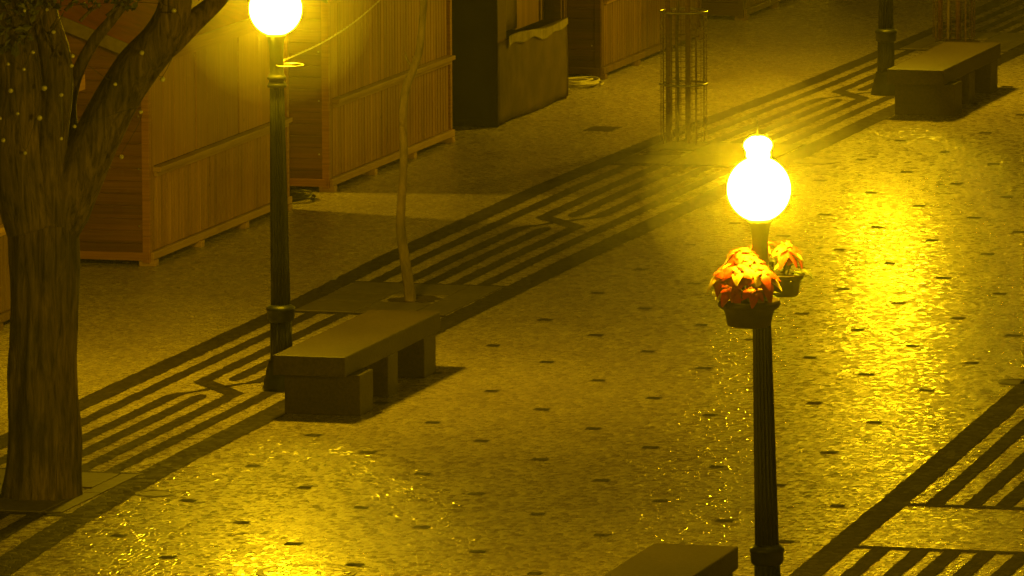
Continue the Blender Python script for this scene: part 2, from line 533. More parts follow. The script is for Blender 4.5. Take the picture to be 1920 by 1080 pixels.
for k in (-1, 0, 1, 2, 3):
    yc = LAB-P_/2+P_*k
    tree_pit(yc, {0: -19.62, 1: -19.95, 2: -20.5}.get(k, -19.95))

# ------------------------------------------------------------------ street lamps
def make_lamp():
    t = thing('street_lamp', 'x', 'street lamp', group='street lamps with lit globes')
    bm = bmesh.new()
    lathe(bm, [(0.150, 0), (0.150, 0.03), (0.142, 0.045), (0.142, 0.085), (0.126, 0.11), (0.122, 0.15), (0.108, 0.19), (0.100, 0.23)], seg=40)
    obj('base', bm, M['iron'], t, True)
    bm = bmesh.new()
    lathe(bm, [(0.088, 0.225), (0.086, 0.40), (0.082, 0.555)], seg=96, flute=16, depth=0.10)
    obj('lower_shaft', bm, M['iron'], t, True)
    bm = bmesh.new()
    lathe(bm, [(0.084, 0.53), (0.100, 0.545), (0.106, 0.57), (0.106, 0.615), (0.112, 0.62), (0.112, 0.64), (0.100, 0.65), (0.078, 0.665)], seg=40)
    obj('collar', bm, M['iron'], t, True)
    bm = bmesh.new()
    lathe(bm, [(0.077, 0.655), (0.073, 1.0), (0.067, 1.5), (0.060, 2.0), (0.056, 2.36)], seg=112, flute=16, depth=0.16)
    obj('shaft', bm, M['iron'], t, True)
    bm = bmesh.new()
    lathe(bm, [(0.056, 2.34), (0.072, 2.345), (0.076, 2.36), (0.070, 2.375), (0.060, 2.385), (0.060, 2.40), (0.072, 2.408), (0.074, 2.42), (0.066, 2.435), (0.054, 2.45),
               (0.054, 2.52), (0.052, 2.60), (0.056, 2.66), (0.062, 2.70), (0.075, 2.735), (0.075, 2.755)], seg=40)
    obj('capital', bm, M['iron'], t, True)
    bm = bmesh.new()
    pr = []
    for k in range(2, 17):
        th = math.pi*k/18
        pr.append((0.203*math.sin(th), 2.95-0.207*math.cos(th)))
    pr += [(0.078, 3.165), (0.074, 3.185), (0.084, 3.205), (0.092, 3.225), (0.088, 3.25), (0.070, 3.27), (0.045, 3.285), (0.02, 3.29)]
    lathe(bm, pr, seg=28)
    obj('globe', bm, M['globe'], t, True)
    bm = bmesh.new()
    lathe(bm, [(0.014, 3.285), (0.009, 3.30), (0.006, 3.34), (0.003, 3.39)], seg=10)
    obj('finial', bm, M['iron'], t, True)
    return t
lampA = make_lamp()
lampA['label'] = 'fluted dark street lamp left of centre, beside the near stone bench'
lampA.location = at(529, 731); lampA.rotation_euler = (0, R(-0.55), 0)
L1 = lampA.location.copy()
lampB = dup(lampA, at(1442, 1213), (0, R(-1.25), 0), 'fluted dark street lamp with a bowl of red poinsettias on its post')
L2 = lampB.location.copy()
lampC = dup(lampA, at(1661, 177), (0, 0, 0), 'fluted dark street lamp beside the far stone bench, its globe above the picture')
for (x, y) in ((-19.5, 43.0), (-19.6, 106.3), (-13.3, 32.6), (-11.6, 74.7)):  # unseen lamps added for general light on the paving
    dup(lampA, (x, y, 0), (0, 0, 0), 'unseen street lamp added outside the picture to light the paving')
for (x, y) in ((-25.9, 75.8),):
    dup(lampA, (x, y, 0), (0, 0, 0), 'street lamp in the row behind the wooden huts, outside the picture')

# hoop bracket left empty on the nearer left lamp
bm = bmesh.new()
pts = [(L1.x+0.09+0.10*math.cos(a), L1.y-0.02+0.13*math.sin(a), 2.52) for a in [2*math.pi*k/28 for k in range(29)]]
tube(bm, pts, 0.006, 6)
tube(bm, [(L1.x+0.04, L1.y, 2.52), (L1.x+0.14, L1.y+0.02, 2.53)], 0.005, 6)
tag(obj('hoop_bracket', bm, M['steel'], smooth=True), 'bare metal planter hoop fixed below the globe of the lamp at upper left', 'bracket')

# ------------------------------------------------------------------ benches
def make_bench():
    t = thing('stone_bench', 'x', 'bench', group='stone benches along the paved bands')
    # local origin: near left leg corner on the ground; x across, y away
    bm = bmesh.new(); box(bm, -0.05, 0.52, -0.14, 2.50, 0.314, 0.465, 0.010)
    obj('seat_slab', bm, M['bench'], t)
    for (y0, y1, x1) in ((0.0, 0.36, 0.595), (1.02, 1.30, 0.52), (2.05, 2.38, 0.515)):
        bm = bmesh.new(); box(bm, 0.0, x1, y0, y1, 0.0, 0.313, 0.008)
        obj('leg', bm, M['bench'], t)
    return t
b1 = make_bench(); b1.location = (-19.11, 62.88, 0)
b1['label'] = 'long dark stone bench in the middle left, beside the lamp with the wire'
b2 = dup(b1, (-19.10, 83.5, 0), None, 'dark stone bench at the upper right, far along the band')
b3 = dup(b1, (-13.62+0.0, 54.97-2.5, 0), None, 'dark stone bench cut off by the bottom edge, left of the flower lamp')
b3.location = (-14.12, 52.40, 0)

# ------------------------------------------------------------------ wooden huts
XF, XB = -22.72, -24.75
def boards_front(bm, y0, y1, z0, z1, w, x, th=0.026, gap=0.011, dep=0.008):
    n = max(1, round((y1-y0)/w)); w = (y1-y0)/n
    for k in range(n):
        a = y0+k*w; b = a+w
        dx = random.uniform(-0.0015, 0.0015)
        poly_ = [(x-th, a), (x-th, b), (x+dx-dep, b), (x+dx, b-gap), (x+dx, a+gap), (x+dx-dep, a)]
        prism(bm, poly_, 'z', z0, z1)
def boards_end(bm, x0, x1, z0, z1, h, y, th=0.022, gap=0.006, top=None):
    n = max(1, round((z1-z0)/h)); h = (z1-z0)/n
    for k in range(n):
        a = z0+k*h; b = a+h
        prism(bm, [(y+th, a), (y+th, b), (y+0.006, b), (y, b-gap), (y, a+gap), (y+0.006, a)], 'x', x0, x1)

def hut(y0, y1, label, style='pine', eave=1.80, endmat=None, shutters=True):
    t = thing('market_hut', label, 'hut', (XF, y0, 0), group='wooden market huts in a row')
    L = y1-y0; D = XF-XB
    W = lambda n, bm, m, par=t, sm=False: obj(n, bm, m, par, sm)
    em = endmat or M['pine_h']
    # near end wall and far end wall with gable
    for (yy, s) in ((0.0, 1), (L-0.03, 1)):
        bm = bmesh.new()
        boards_end(bm, -D+0.05, -0.05, 0.09, eave, 0.11, yy)
        prism(bm, [(-D, eave), (0, eave), (-D/2, eave+0.38)], 'y', yy+0.004, yy+0.022)
        W('end_wall', bm, em)
    bm = bmesh.new(); box(bm, -D, -D+0.03, 0.03, L-0.03, 0.09, eave); W('back_wall', bm, em)
    for (yy, xx) in ((-0.004, -0.06), (-0.004, -D), (L-0.06, -0.06), (L-0.06, -D)):
        bm = bmesh.new(); box(bm, xx, xx+0.065, yy, yy+0.066, 0.03, eave+0.01, 0.004); W('corner_post', bm, M['post'] if style != 'dark' else M['dark_wood'])
    pm = M['pine_v'] if style != 'dark' else M['pine_dark']
    bm = bmesh.new(); boards_front(bm, 0.07, L-0.07, 0.12, 0.80, 0.095, -0.012); W('front_wall', bm, pm)
    bm = bmesh.new()
    if shutters == 'panels':
        n = 3; w = (L-0.36)/n
        boards = None
        for k in range(n):
            bm2 = bmesh.new(); a = 0.20+k*w
            boards_front(bm2, a+0.022, a+w-0.022, 0.84, eave-0.06, 0.34, -0.030, 0.03, 0.006)
            W('shutter', bm2, M['pine_panel'])
        bm.free()
        for (ja, jb) in ((0.065, 0.19), (L-0.155, L-0.065)):
            bm2 = bmesh.new(); boards_front(bm2, ja, jb, 0.80, eave, 0.06, -0.012); W('jamb', bm2, pm)
    else:
        boards_front(bm, 0.20, L-0.09, 0.84, eave-0.02, 0.095, -0.020); W('shutter', bm, pm)
        bm2 = bmesh.new(); boards_front(bm2, 0.065, 0.19, 0.80, eave, 0.06, -0.014); W('jamb', bm2, pm)
    bm = bmesh.new(); box(bm, -0.03, 0.055, 0.17, L-0.05, 0.795, 0.835, 0.004)
    box(bm, -0.01, 0.02, 0.18, L-0.06, 0.755, 0.793, 0.003)
    W('counter_rail', bm, M['rail'])
    bm = bmesh.new(); box(bm, -0.011, 0.032, 0.03, L-0.0, 0.055, 0.118, 0.006); W('base_rail', bm, M['rail'] if style != 'dark' else M['pine_dark'])
    bm = bmesh.new(); box(bm, -D+0.06, -0.02, -0.012, 0.012, 0.05, 0.12, 0.005); W('end_rail', bm, M['dark_wood'] if style == 'dark' else M['post'])
    ks = max(2, int(L/1.35)+1)
    for k in range(ks):
        bm = bmesh.new(); yy = 0.02+(L-0.16)*k/(ks-1)
        box(bm, -0.10, 0.045, yy, yy+0.10, 0.0, 0.054, 0.004); W('foot', bm, M['rail'] if style != 'dark' else M['pine_dark'])
    # floor underside keeps the inside dark
    bm = bmesh.new(); box(bm, -D+0.04, -0.04, 0.03, L-0.04, 0.05, 0.088); W('floor', bm, M['post'])
    # roof: two slopes with an overhang, and a fascia board at the eave
    ov = 0.05; sl = 0.38/(D/2)
    bm = bmesh.new()
    prism(bm, [(ov, eave+0.03-sl*ov), (-D/2, eave+0.41), (-D-ov, eave+0.03-sl*ov), (-D-ov, eave+0.08-sl*ov), (-D/2, eave+0.46), (ov, eave+0.08-sl*ov)], 'y', -0.16, L+0.12)
    rf = W('roof', bm, M['roof'])
    bm = bmesh.new(); box(bm, ov+0.002, ov+0.022, -0.17, L+0.13, eave-0.05-sl*ov, eave+0.075-sl*ov)
    obj('fascia', bm, M['post'], rf)
    bm = bmesh.new()
    prism(bm, [(ov, eave-0.03-sl*ov), (-D/2, eave+0.35), (-D-ov, eave-0.03-sl*ov), (-D-ov, eave+0.085-sl*ov), (-D/2, eave+0.465), (ov, eave+0.085-sl*ov)], 'y', -0.185, -0.162)
    obj('bargeboard', bm, M['fascia'], rf)
    # screw heads on the corner
    for z in (0.34, 0.83, 1.28):
        bm = bmesh.new(); box(bm, -0.095, -0.08, -0.010, -0.001, z, z+0.015, 0.003); W('screw', bm, M['steel'])
    return t
hut(64.75, 68.78, 'wooden market hut at the left edge, mostly behind the big tree trunk', 'dark')
hut(70.83, 74.95, 'pine market hut with red boarded end, between the big tree and the lamp', shutters='panels')
hut(76.2, 80.34, 'closed pine market hut behind the bare sapling, right of the lamp post')
hut(85.9, 90.1, 'pine market hut with dark end, behind the wire tree guard', 'dark', endmat=M['dark_wood'])
hut(91.95, 96.2, 'farthest market hut with dark end, at the top edge of the picture', 'dark', endmat=M['dark_wood'])

# the stall wrapped in canvas and tarpaulin
t = thing('canvas_stall', 'market stall wrapped in olive canvas with a black tarpaulin end and open counter', 'stall', (-22.60, 81.55, 0))
SL = 2.62
def wavy_sheet(bm, P0, P1, z0, z1, nu, nz, amp, nrm, seed):
    g = []
    for i in range(nu+1):
        row = []
        for j in range(nz+1):
            u = i/nu; v = j/nz
            p = Vector(P0).lerp(Vector(P1), u)
            zb = z0(u) if callable(z0) else z0
            zt = z1(u) if callable(z1) else z1
            z = zb+(zt-zb)*v
            d = noise.noise(Vector((u*5+seed, z*1.4, seed)))*amp
            row.append(bm.verts.new((p.x+nrm[0]*d, p.y+nrm[1]*d, z)))
        g.append(row)
    for i in range(nu):
        for j in range(nz):
            bm.faces.new((g[i][j], g[i+1][j], g[i+1][j+1], g[i][j+1]))
    bmesh.ops.solidify(bm, geom=bm.faces[:], thickness=0.006)
bm = bmesh.new(); wavy_sheet(bm, (-2.0, 0, 0), (0.0, 0, 0), 0.0, 2.25, 20, 22, 0.03, (0, -1), 3.1)
obj('end_tarpaulin', bm, M['tarp'], t, True)
bm = bmesh.new(); wavy_sheet(bm, (0.0, 0.0, 0), (0.0, SL, 0), lambda u: 0.02+0.015*math.sin(u*9), 0.82, 24, 10, 0.018, (1, 0), 8.7)
obj('front_canvas', bm, M['canvas'], t, True)
bm = bmesh.new(); wavy_sheet(bm, (-0.22, 0.4, 0), (-0.22, 1.45, 0), 0.82, 2.2, 10, 10, 0.03, (1, 0), 1.7)
obj('curtain', bm, M['canvas'], t, True)
bm = bmesh.new(); box(bm, -0.25, -0.22, 1.46, SL-0.06, 0.8, 2.2); obj('inner_board', bm, M['pine_dark'], t)
for yy in (0.02, 2.42, SL-0.08):
    bm = bmesh.new(); box(bm, -0.09, -0.015, yy, yy+(0.36 if yy < 0.1 else 0.05), 0.70 if yy < 0.1 else 0.75, 2.25, 0.004); obj('post', bm, M['dark_wood'], t)
bm = bmesh.new()
wavy_sheet(bm, (0.012, 0.36, 0), (0.012, SL-0.02, 0), lambda u: 0.73+0.03*math.sin(u*7)+0.02*math.sin(u*19), lambda u: 0.83+0.03*math.sin(u*5+1), 40, 5, 0.03, (1, 0), 5.5)
obj('counter_sheet', bm, M['clear_sheet'], t, True)
bm = bmesh.new(); box(bm, -2.0, -0.01, SL-0.03, SL, 0.0, 2.25); box(bm, -2.0, -1.97, 0.02, SL-0.04, 0, 2.25); obj('back_wall', bm, M['dark_wood'], t)
bm = bmesh.new(); prism(bm, [(0.12, 2.2), (-1.0, 2.55), (-2.12, 2.2), (-2.12, 2.25), (-1.0, 2.6), (0.12, 2.25)], 'y', -0.1, SL+0.1); obj('roof', bm, M['tarp'], t)

# ------------------------------------------------------------------ big tree with pruned limbs
TB = at(79, 931)
PX = lambda x, y, dd=0: on_plane(x, y, TB, dd)
S_ = 1/266.0
def bark_jit(amp, freq, seed):
    def f(q, a, r):
        rid = noise.noise(Vector((math.cos(a)*freq+seed, math.sin(a)*freq, q.z*0.9)))
        fine = noise.noise(Vector((math.cos(a)*freq*3, math.sin(a)*freq*3+seed, q.z*2.5)))
        lump = noise.noise(Vector((q.x*2.2+seed, q.y*2.2, q.z*1.6)))
        return 1+amp*(rid*0.9+fine*0.5)+0.10*lump
    return f
tree = thing('street_tree', 'thick furrowed tree trunk with forking limbs and tiny bulbs, at the left edge', 'tree', (TB.x, TB.y, 0))
bm = bmesh.new()
def limb(pts, dd, rad, seg, amp, seed, n=10):
    P = [PX(x, y, d) for (x, y), d in zip(pts, dd)]
    if pts[0][1] > 930: P[0].z = -0.05
    q, r = spline(P, rad, n)
    q = [v-Vector((TB.x, TB.y, 0)) for v in q]
    tube(bm, q, r, seg, True, bark_jit(amp, 4.0, seed))
limb([(79, 945), (79, 915), (80, 860), (81, 780), (82, 650), (84, 520), (84, 430), (82, 370), (80, 320)], [0]*9,
     [0.285, 0.272, 0.258, 0.250, 0.235, 0.228, 0.238, 0.25, 0.20], 96, 0.12, 1.3, 22)
limb([(95, 450), (118, 390), (150, 325), (182, 262), (215, 195), (255, 128), (300, 75), (325, 20), (335, -60), (350, -160)], [0, 0, -0.05, -0.08, -0.1, -0.12, -0.15, -0.2, -0.2, -0.2],
     [0.16, 0.20, 0.185, 0.165, 0.16, 0.158, 0.135, 0.115, 0.10, 0.08], 40, 0.06, 4.2)
limb([(270, 118), (318, 78), (365, 38), (410, -2), (470, -70)], [-0.12]*5, [0.10, 0.098, 0.075, 0.06, 0.05], 28, 0.05, 2.2)
limb([(118, 390), (130, 320), (134, 250), (132, 195), (146, 135), (176, 78), (215, 30), (260, -30)], [0.12]*8, [0.07, 0.055, 0.047, 0.042, 0.043, 0.044, 0.036, 0.03], 22, 0.05, 7.7)
limb([(84, 420), (88, 340), (95, 250), (105, 170), (102, 100), (85, 30), (70, -60)], [-0.1]*7, [0.17, 0.14, 0.12, 0.115, 0.11, 0.10, 0.09], 36, 0.08, 9.1)
limb([(60, 430), (38, 350), (30, 260), (35, 170), (25, 80), (0, -20), (-30, -120)], [-0.18]*7, [0.18, 0.20, 0.185, 0.175, 0.165, 0.15, 0.12], 44, 0.10, 3.3)
limb([(20, 330), (-10, 250), (-45, 160), (-90, 60)], [0.1]*4, [0.15, 0.13, 0.12, 0.1], 30, 0.08, 5.0)
# shoots and broken twigs
for (a, b, c_) in (((88, 60), (102, 85), (112, 108)), ((150, 40), (170, 20), (190, 10)), ((200, 30), (230, 5), (262, -12)), ((10, 55), (40, 75), (60, 60)), ((122, 20), (135, 5), (150, -20)), ((90, 10), (60, -5), (30, -10))):
    limb([a, b, c_], [-0.25]*3, [0.014, 0.010, 0.006], 8, 0.0, 1.0, 4)
rt = random.Random(11)
for _ in range(16):
    x0 = rt.choice((15, 40, 70, 95, 110, 180, 240, 300)); y0 = rt.uniform(-10, 110) if x0 < 150 else rt.uniform(-10, 30)
    dx = rt.uniform(-45, 45); dy = rt.uniform(-70, 20)
    limb([(x0, y0), (x0+dx*0.5+rt.uniform(-8, 8), y0+dy*0.5), (x0+dx, y0+dy)], [-0.28, -0.34, -0.36], [0.010, 0.007, 0.003], 6, 0.0, 1.0, 3)
obj('trunk', bm, M['bark'], tree, True)

def leaf_cloud(bm, centers, n, spread, size, mi=0):
    for _ in range(n):
        c, s = random.choice(centers)
        while True:
            d = Vector((random.uniform(-1, 1), random.uniform(-1, 1), random.uniform(-1, 1)))
            if d.length < 1: break
        p = Vector(c)+Vector((d.x*s, d.y*s, d.z*s*0.8))
        ax = Vector((random.uniform(-1, 1), random.uniform(-1, 1), random.uniform(-0.9, 0.3))).normalized()
        sd = ax.cross(Vector((random.uniform(-1, 1), random.uniform(-1, 1), random.uniform(-1, 1)))).normalized()
        l = size*random.uniform(0.7, 1.3); w = l*0.28
        bend = ax.cross(sd)*l*0.15
        v = [bm.verts.new(q) for q in (p, p+ax*l*0.5+sd*w+bend, p+ax*l, p+ax*l*0.5-sd*w+bend)]
        f = bm.faces.new(v); f.material_index = mi
bm = bmesh.new()
cs = []
for _ in range(46):
    a = random.uniform(0, 6.28); rr = random.uniform(0.4, 2.4)
    cs.append(((rr*math.cos(a), rr*math.sin(a), random.uniform(4.3, 6.4)), random.uniform(0.4, 0.8)))
leaf_cloud(bm, cs, 5200, 1, 0.11)
low = []
for (x, y, d) in ((10, 20, -0.3), (50, 5, -0.35), (20, 70, -0.35), (110, -10, -0.3), (170, -15, -0.25), (240, -10, -0.3)):
    q = PX(x, y, d)-Vector((TB.x, TB.y, 0)); low.append((q, 0.13))
leaf_cloud(bm, low, 240, 1, 0.075)
obj('crown', bm, M['tree_leaf'], tree)

# string of little globe bulbs wound through the limbs (unlit)
sl = thing('string_lights', 'string of small pale globe bulbs wound round the limbs of the big tree', 'string lights', (TB.x, TB.y, 0))
bp_ = [(46, 20), (88, 18), (62, 98), (136, 105), (134, 123), (115, 178), (33, 213), (74, 221), (0, 222), (6, 263), (47, 287), (115, 260), (140, 237), (216, 158), (305, 149), (264, 210), (228, 294),
       (266, 99), (326, 20), (20, 170), (45, 130), (83, 165), (100, 60), (15, 120), (240, 310), (170, 250), (205, 275)]
bp_ = bp_[:24]
wp = []
for (x, y) in bp_:
    d = {True: -0.32, False: -0.40}[x > 125]
    q = PX(x, y, d)-Vector((TB.x, TB.y, 0))
    bm = bmesh.new()
    bmesh.ops.create_icosphere(bm, subdivisions=2, radius=random.uniform(0.013, 0.021), matrix=Matrix.Translation(q))
    o = obj('bulb', bm, M['bulb'], sl, True)
    wp.append(q)
order = sorted(wp, key=lambda q: (round(q.z*2.2), q.x if int(round(q.z*2.2)) % 2 else -q.x))
pts, rr = spline(order, [0.0035]*len(order), 6)
bm = bmesh.new(); tube(bm, [p+Vector((0, 0, 0.022)) for p in pts], 0.002, 5)
obj('wire', bm, M['cable'], sl)

# ------------------------------------------------------------------ young trees
SB = at(769, 566)
sap = thing('young_tree', 'slender bare young tree with a bent stem, standing behind the near bench', 'tree', (SB.x, SB.y, 0))
bm = bmesh.new()
P = [on_plane(x, y, SB) for x, y in ((770, 572), (767, 540), (758, 480), (751, 430), (753, 370), (757, 300), (756, 220), (760, 170), (775, 130), (786, 95), (791, 50), (795, 0), (800, -80), (796, -170), (805, -260))]
P = [p-Vector((SB.x, SB.y, 0)) for p in P]; P[0].z = -0.03
q, r = spline(P, [0.052, 0.046, 0.042, 0.040, 0.037, 0.034, 0.033, 0.034, 0.032, 0.032, 0.031, 0.030, 0.027, 0.022, 0.015], 8)
tube(bm, q, r, 18, True, bark_jit(0.03, 2.0, 2.0))
for (z, a, l) in ((2.55, 0.4, 0.9), (2.7, 2.2, 1.0), (2.85, 4.0, 1.0), (3.0, 5.4, 0.8), (3.15, 1.2, 0.7)):
    b0 = min(q, key=lambda v: abs(v.z-z))
    e = b0+Vector((math.cos(a)*l*0.6, math.sin(a)*l*0.6, l))
    tube(bm, [b0, b0.lerp(e, 0.5)+Vector((0, 0, 0.06)), e], [0.016, 0.012, 0.005], 8)
tube(bm, [P[8]+Vector((0, 0, 0.0)), P[8]+Vector((-0.05, -0.03, 0.09)), P[8]+Vector((-0.06, -0.03, 0.14))], [0.013, 0.010, 0.006], 8)
obj('trunk', bm, M['bark_smooth'], sap, True)
bm = bmesh.new()
cs = [((random.gauss(0.1, 0.35), random.gauss(0, 0.35), random.uniform(3.4, 4.5)), 0.3) for _ in range(16)]
leaf_cloud(bm, cs, 700, 1, 0.09)
obj('crown', bm, M['tree_leaf'], sap)

def guard_tree(gx, gy, r, h, label_t, label_g):
    t = thing('young_tree', label_t, 'tree', (gx, gy, 0))
    bm = bmesh.new()
    P = [(-0.07, 0.02, -0.02), (-0.06, 0.02, 0.5), (-0.075, 0.03, 1.0), (-0.05, 0.02, 1.6), (-0.06, 0.0, 2.3), (-0.03, 0.0, 3.2)]
    q, rr = spline(P, [0.018, 0.016, 0.015, 0.015, 0.014, 0.008], 5)
    tube(bm, q, rr, 12, True, bark_jit(0.03, 2.0, 6.0))
    for (z, a, l) in ((2.0, 0.4, 0.6), (2.2, 2.2, 0.6), (2.5, 4.0, 0.6)):
        b0 = min(q, key=lambda v: abs(v.z-z)); e = b0+Vector((math.cos(a)*l*0.6, math.sin(a)*l*0.6, l))
        tube(bm, [b0, e], [0.010, 0.004], 6)
    obj('trunk', bm, M['bark_smooth'], t, True)
    bm = bmesh.new()
    cs = [((random.gauss(0, 0.25), random.gauss(0, 0.25), random.uniform(2.6, 3.6)), 0.25) for _ in range(12)]
    leaf_cloud(bm, cs, 400, 1, 0.08)
    obj('crown', bm, M['tree_leaf'], t)
    g = thing('tree_guard', label_g, 'tree guard', (gx, gy, 0), group='round wire tree guards')
    for (sx, sy, w) in ((-0.150, -0.01, 0.025), (0.055, -0.05, 0.028)):
        bm = bmesh.new(); lathe(bm, [(w, -0.02), (w*0.95, 0.6), (w*0.9, h+0.35), (w*0.6, h+0.37)], (sx, sy, 0), 14)
        obj('stake', bm, M['stake'], g, True)
    for z in (h, h*0.455):
        bm = bmesh.new(); tube(bm, [(r*math.cos(a), r*math.sin(a), z) for a in [2*math.pi*k/40 for k in range(41)]], 0.011, 8, False)
        obj('ring', bm, M['steel'], g, True)
    bm = bmesh.new()
    nv = 26
    for k in range(nv):
        a = 2*math.pi*k/nv
        c_, s_ = math.cos(a)*r*0.985, math.sin(a)*r*0.985
        tube(bm, [(c_, s_, 0.03), (c_+random.uniform(-.004, .004), s_, h*0.5), (c_, s_, h)], 0.0022, 4, False)
    for k in range(24):
        z = 0.05+(h-0.05)*k/24
        ph = random.uniform(0, 6)
        tube(bm, [(r*0.985*math.cos(a), r*0.985*math.sin(a), z+0.006*math.sin(3*a+ph)) for a in [2*math.pi*j/40 for j in range(41)]], 0.0020, 4, False)
    obj('mesh', bm, M['rust'], g)
    for k in range(4):
        a = math.pi/4+k*math.pi/2
        bm = bmesh.new(); tube(bm, [(r*math.cos(a), r*math.sin(a), 0.0), (r*math.cos(a), r*math.sin(a), h)], 0.007, 6)
        obj('upright', bm, M['rust'], g)
guard_tree(-20.51, 80.65, 0.225, 1.27, 'thin young tree inside the wire guard at top centre', 'round wire tree guard with two hoops and wooden stakes, at top centre')
guard_tree(-20.05, 90.45, 0.225, 1.23, 'thin young tree behind the far bench in the corner', 'wire tree guard with stakes behind the far bench in the top right corner')

# ------------------------------------------------------------------ flower bowls on the right lamp
LB = lambda dx, dy, z: (L2.x+dx-math.tan(R(1.25))*z, L2.y+dy, z)
def bowl(loc, label, r=0.198, h=0.17):
    t = thing('flower_bowl', label, 'planter', loc, group='flower bowls on the lamp post')
    bm = bmesh.new()
    lathe(bm, [(r*0.62, 0), (r*0.70, 0.008), (r*0.76, 0.07), (r*0.82, 0.105), (r*0.97, 0.125), (r, 0.135), (r*1.01, h), (r*0.95, h), (r*0.93, h-0.03), (0.001, h-0.03)], seg=36)
    obj('bowl', bm, M['bowl'], t, True)
    bm = bmesh.new()
    lathe(bm, [(r*0.9, h-0.028), (r*0.6, h-0.012), (0.002, h-0.006)], seg=20)
    obj('soil', bm, M['soil'], t, True)
    return t
bowl(LB(-0.045, -0.16, 2.09), 'brown flower bowl on the front of the right lamp post')
bowl(LB(0.11, 0.15, 2.25), 'smaller brown bowl half hidden behind the right lamp post', 0.135, 0.14)

def petal(bm, p, d, up, l, w, droop, mi):
    d = d.normalized(); s = d.cross(up).normalized(); n = s.cross(d)
    rows = []
    for k in range(6):
        t = k/5
        ww = w*math.sin(math.pi*(0.10+0.86*t))**0.85*(1-0.25*t)
        c = p+d*l*t+n*(-droop*t*t*l+0.10*l*math.sin(t*math.pi))
        rows.append((bm.verts.new(c+s*ww-n*0.25*ww), bm.verts.new(c+n*0.05*ww), bm.verts.new(c-s*ww-n*0.25*ww)))
    for a, b in zip(rows, rows[1:]):
        for j in (0, 1):
            f = bm.faces.new((a[j], a[j+1], b[j+1], b[j])); f.material_index = mi
def poinsettia(loc, label, heads, stems_z):
    t = thing('poinsettia', label, 'flower', loc, group='poinsettias in the lamp bowls')
    st = bmesh.new(); br = bmesh.new(); lf = bmesh.new()
    for (x, y, z, s, tilt) in heads:
        c = Vector((x, y, z))
        tube(st, [(x*0.3, y*0.3, stems_z), (x*0.7, y*0.7, (z+stems_z)/2), c], [0.006, 0.005, 0.004], 6)
        ax = Vector((tilt[0], tilt[1], 1)).normalized()
        e1 = ax.cross(Vector((0, 1, 0.1))).normalized(); e2 = ax.cross(e1)
        for ring, (n, ll, up) in enumerate(((7, 1.0, 0.05), (6, 0.72, 0.35), (4, 0.42, 0.8))):
            for k in range(n):
                a = 2*math.pi*(k+0.5*ring)/n+random.uniform(-0.2, 0.2)
                d = e1*math.cos(a)+e2*math.sin(a)+ax*up
                petal(br, c-ax*0.008*(2-ring), d, ax, s*ll*random.uniform(0.75, 1.15), s*ll*random.uniform(0.32, 0.44), 0.30+random.uniform(0, 0.6), 1 if random.random() < 0.10 else 0)
        for k in range(3):
            a = random.uniform(0, 6.28)
            pc = c.lerp(Vector((x*0.3, y*0.3, stems_z)), random.uniform(0.2, 0.6))
            petal(lf, pc, Vector((math.cos(a), math.sin(a), 0.1)), Vector((0, 0, 1)), s*0.85, s*0.26, 0.6, 0)
    for k in range(26):      # low leaves along the rim
        a = random.uniform(0, 6.28); rr = random.uniform(0.06, 0.15)
        petal(lf, Vector((rr*math.cos(a), rr*math.sin(a), stems_z+random.uniform(-0.02, 0.05))), Vector((math.cos(a), math.sin(a), random.uniform(-0.1, 0.6))), Vector((0, 0, 1)), random.uniform(0.04, 0.08), 0.018, 0.5, 0)
    obj('stems', st, M['leaf'], t); obj('leaves', lf, M['leaf'], t, True)
    obj('bracts', br, [M['bract'], M['bract_pale']], t, True)
poinsettia(LB(-0.045, -0.16, 2.26), 'red poinsettia in the front bowl of the right lamp post',
           [(-0.17, -0.02, 0.18, 0.15, (-0.5, -0.4)), (-0.04, -0.10, 0.20, 0.14, (-0.1, -0.6)), (0.10, -0.07, 0.19, 0.145, (0.4, -0.5)), (-0.08, 0.07, 0.30, 0.12, (-0.3, -0.2)), (0.02, 0.0, 0.25, 0.12, (0.1, -0.4)), (-0.08, -0.15, 0.10, 0.11, (-0.2, -0.8)), (0.08, -0.14, 0.09, 0.10, (0.3, -0.7))], 0.0)
poinsettia(LB(0.11, 0.15, 2.37), 'poinsettia behind the right lamp post, yellow in the lamplight',
           [(0.02, 0.0, 0.20, 0.11, (0.3, -0.3)), (-0.16, 0.0, 0.22, 0.10, (-0.3, -0.2)), (0.06, 0.05, 0.16, 0.10, (0.5, 0.0))], 0.0)

# ------------------------------------------------------------------ wire, cable coils, covers and scraps
A_ = Vector((L1.x+0.0, L1.y, 2.54)); B_ = Vector((-22.55, 78.1, 1.80))
bm = bmesh.new()
n = 260
for ph in (0, math.pi):
    pts = []
    for k in range(n+1):
        t_ = k/n
        p = A_.lerp(B_, t_)+Vector((0, 0, -0.10*math.sin(math.pi*t_)))
        a = t_*130+ph
        pts.append(p+Vector((math.cos(a)*0.005, 0, math.sin(a)*0.005)))
    tube(bm, pts, 0.003, 5)
tag(obj('overhead_wire', bm, M['cable_pale']), 'twisted pale wire running from the near lamp up to the huts', 'wire')
def coil(x, y, r, turns, label, mat):
    bm = bmesh.new(); pts = []
    for k in range(turns*26+1):
        a = 2*math.pi*k/26
        rr = r*(1-0.07*(k/26))+0.02*math.sin(a*1.7)
        pts.append((x+rr*math.cos(a), y+rr*1.25*math.sin(a)+0.03*math.sin(a*0.37), 0.015+0.014*(k/26)+0.006*math.sin(a*2.3)))
    tube(bm, pts, 0.012, 7)
    tag(obj('cable_coil', bm, mat, smooth=True), label, 'cable', 'coiled cables between the huts')
coil(-22.88, 75.55, 0.20, 4, 'dark cable coil on the ground behind the near lamp post', M['cable'])
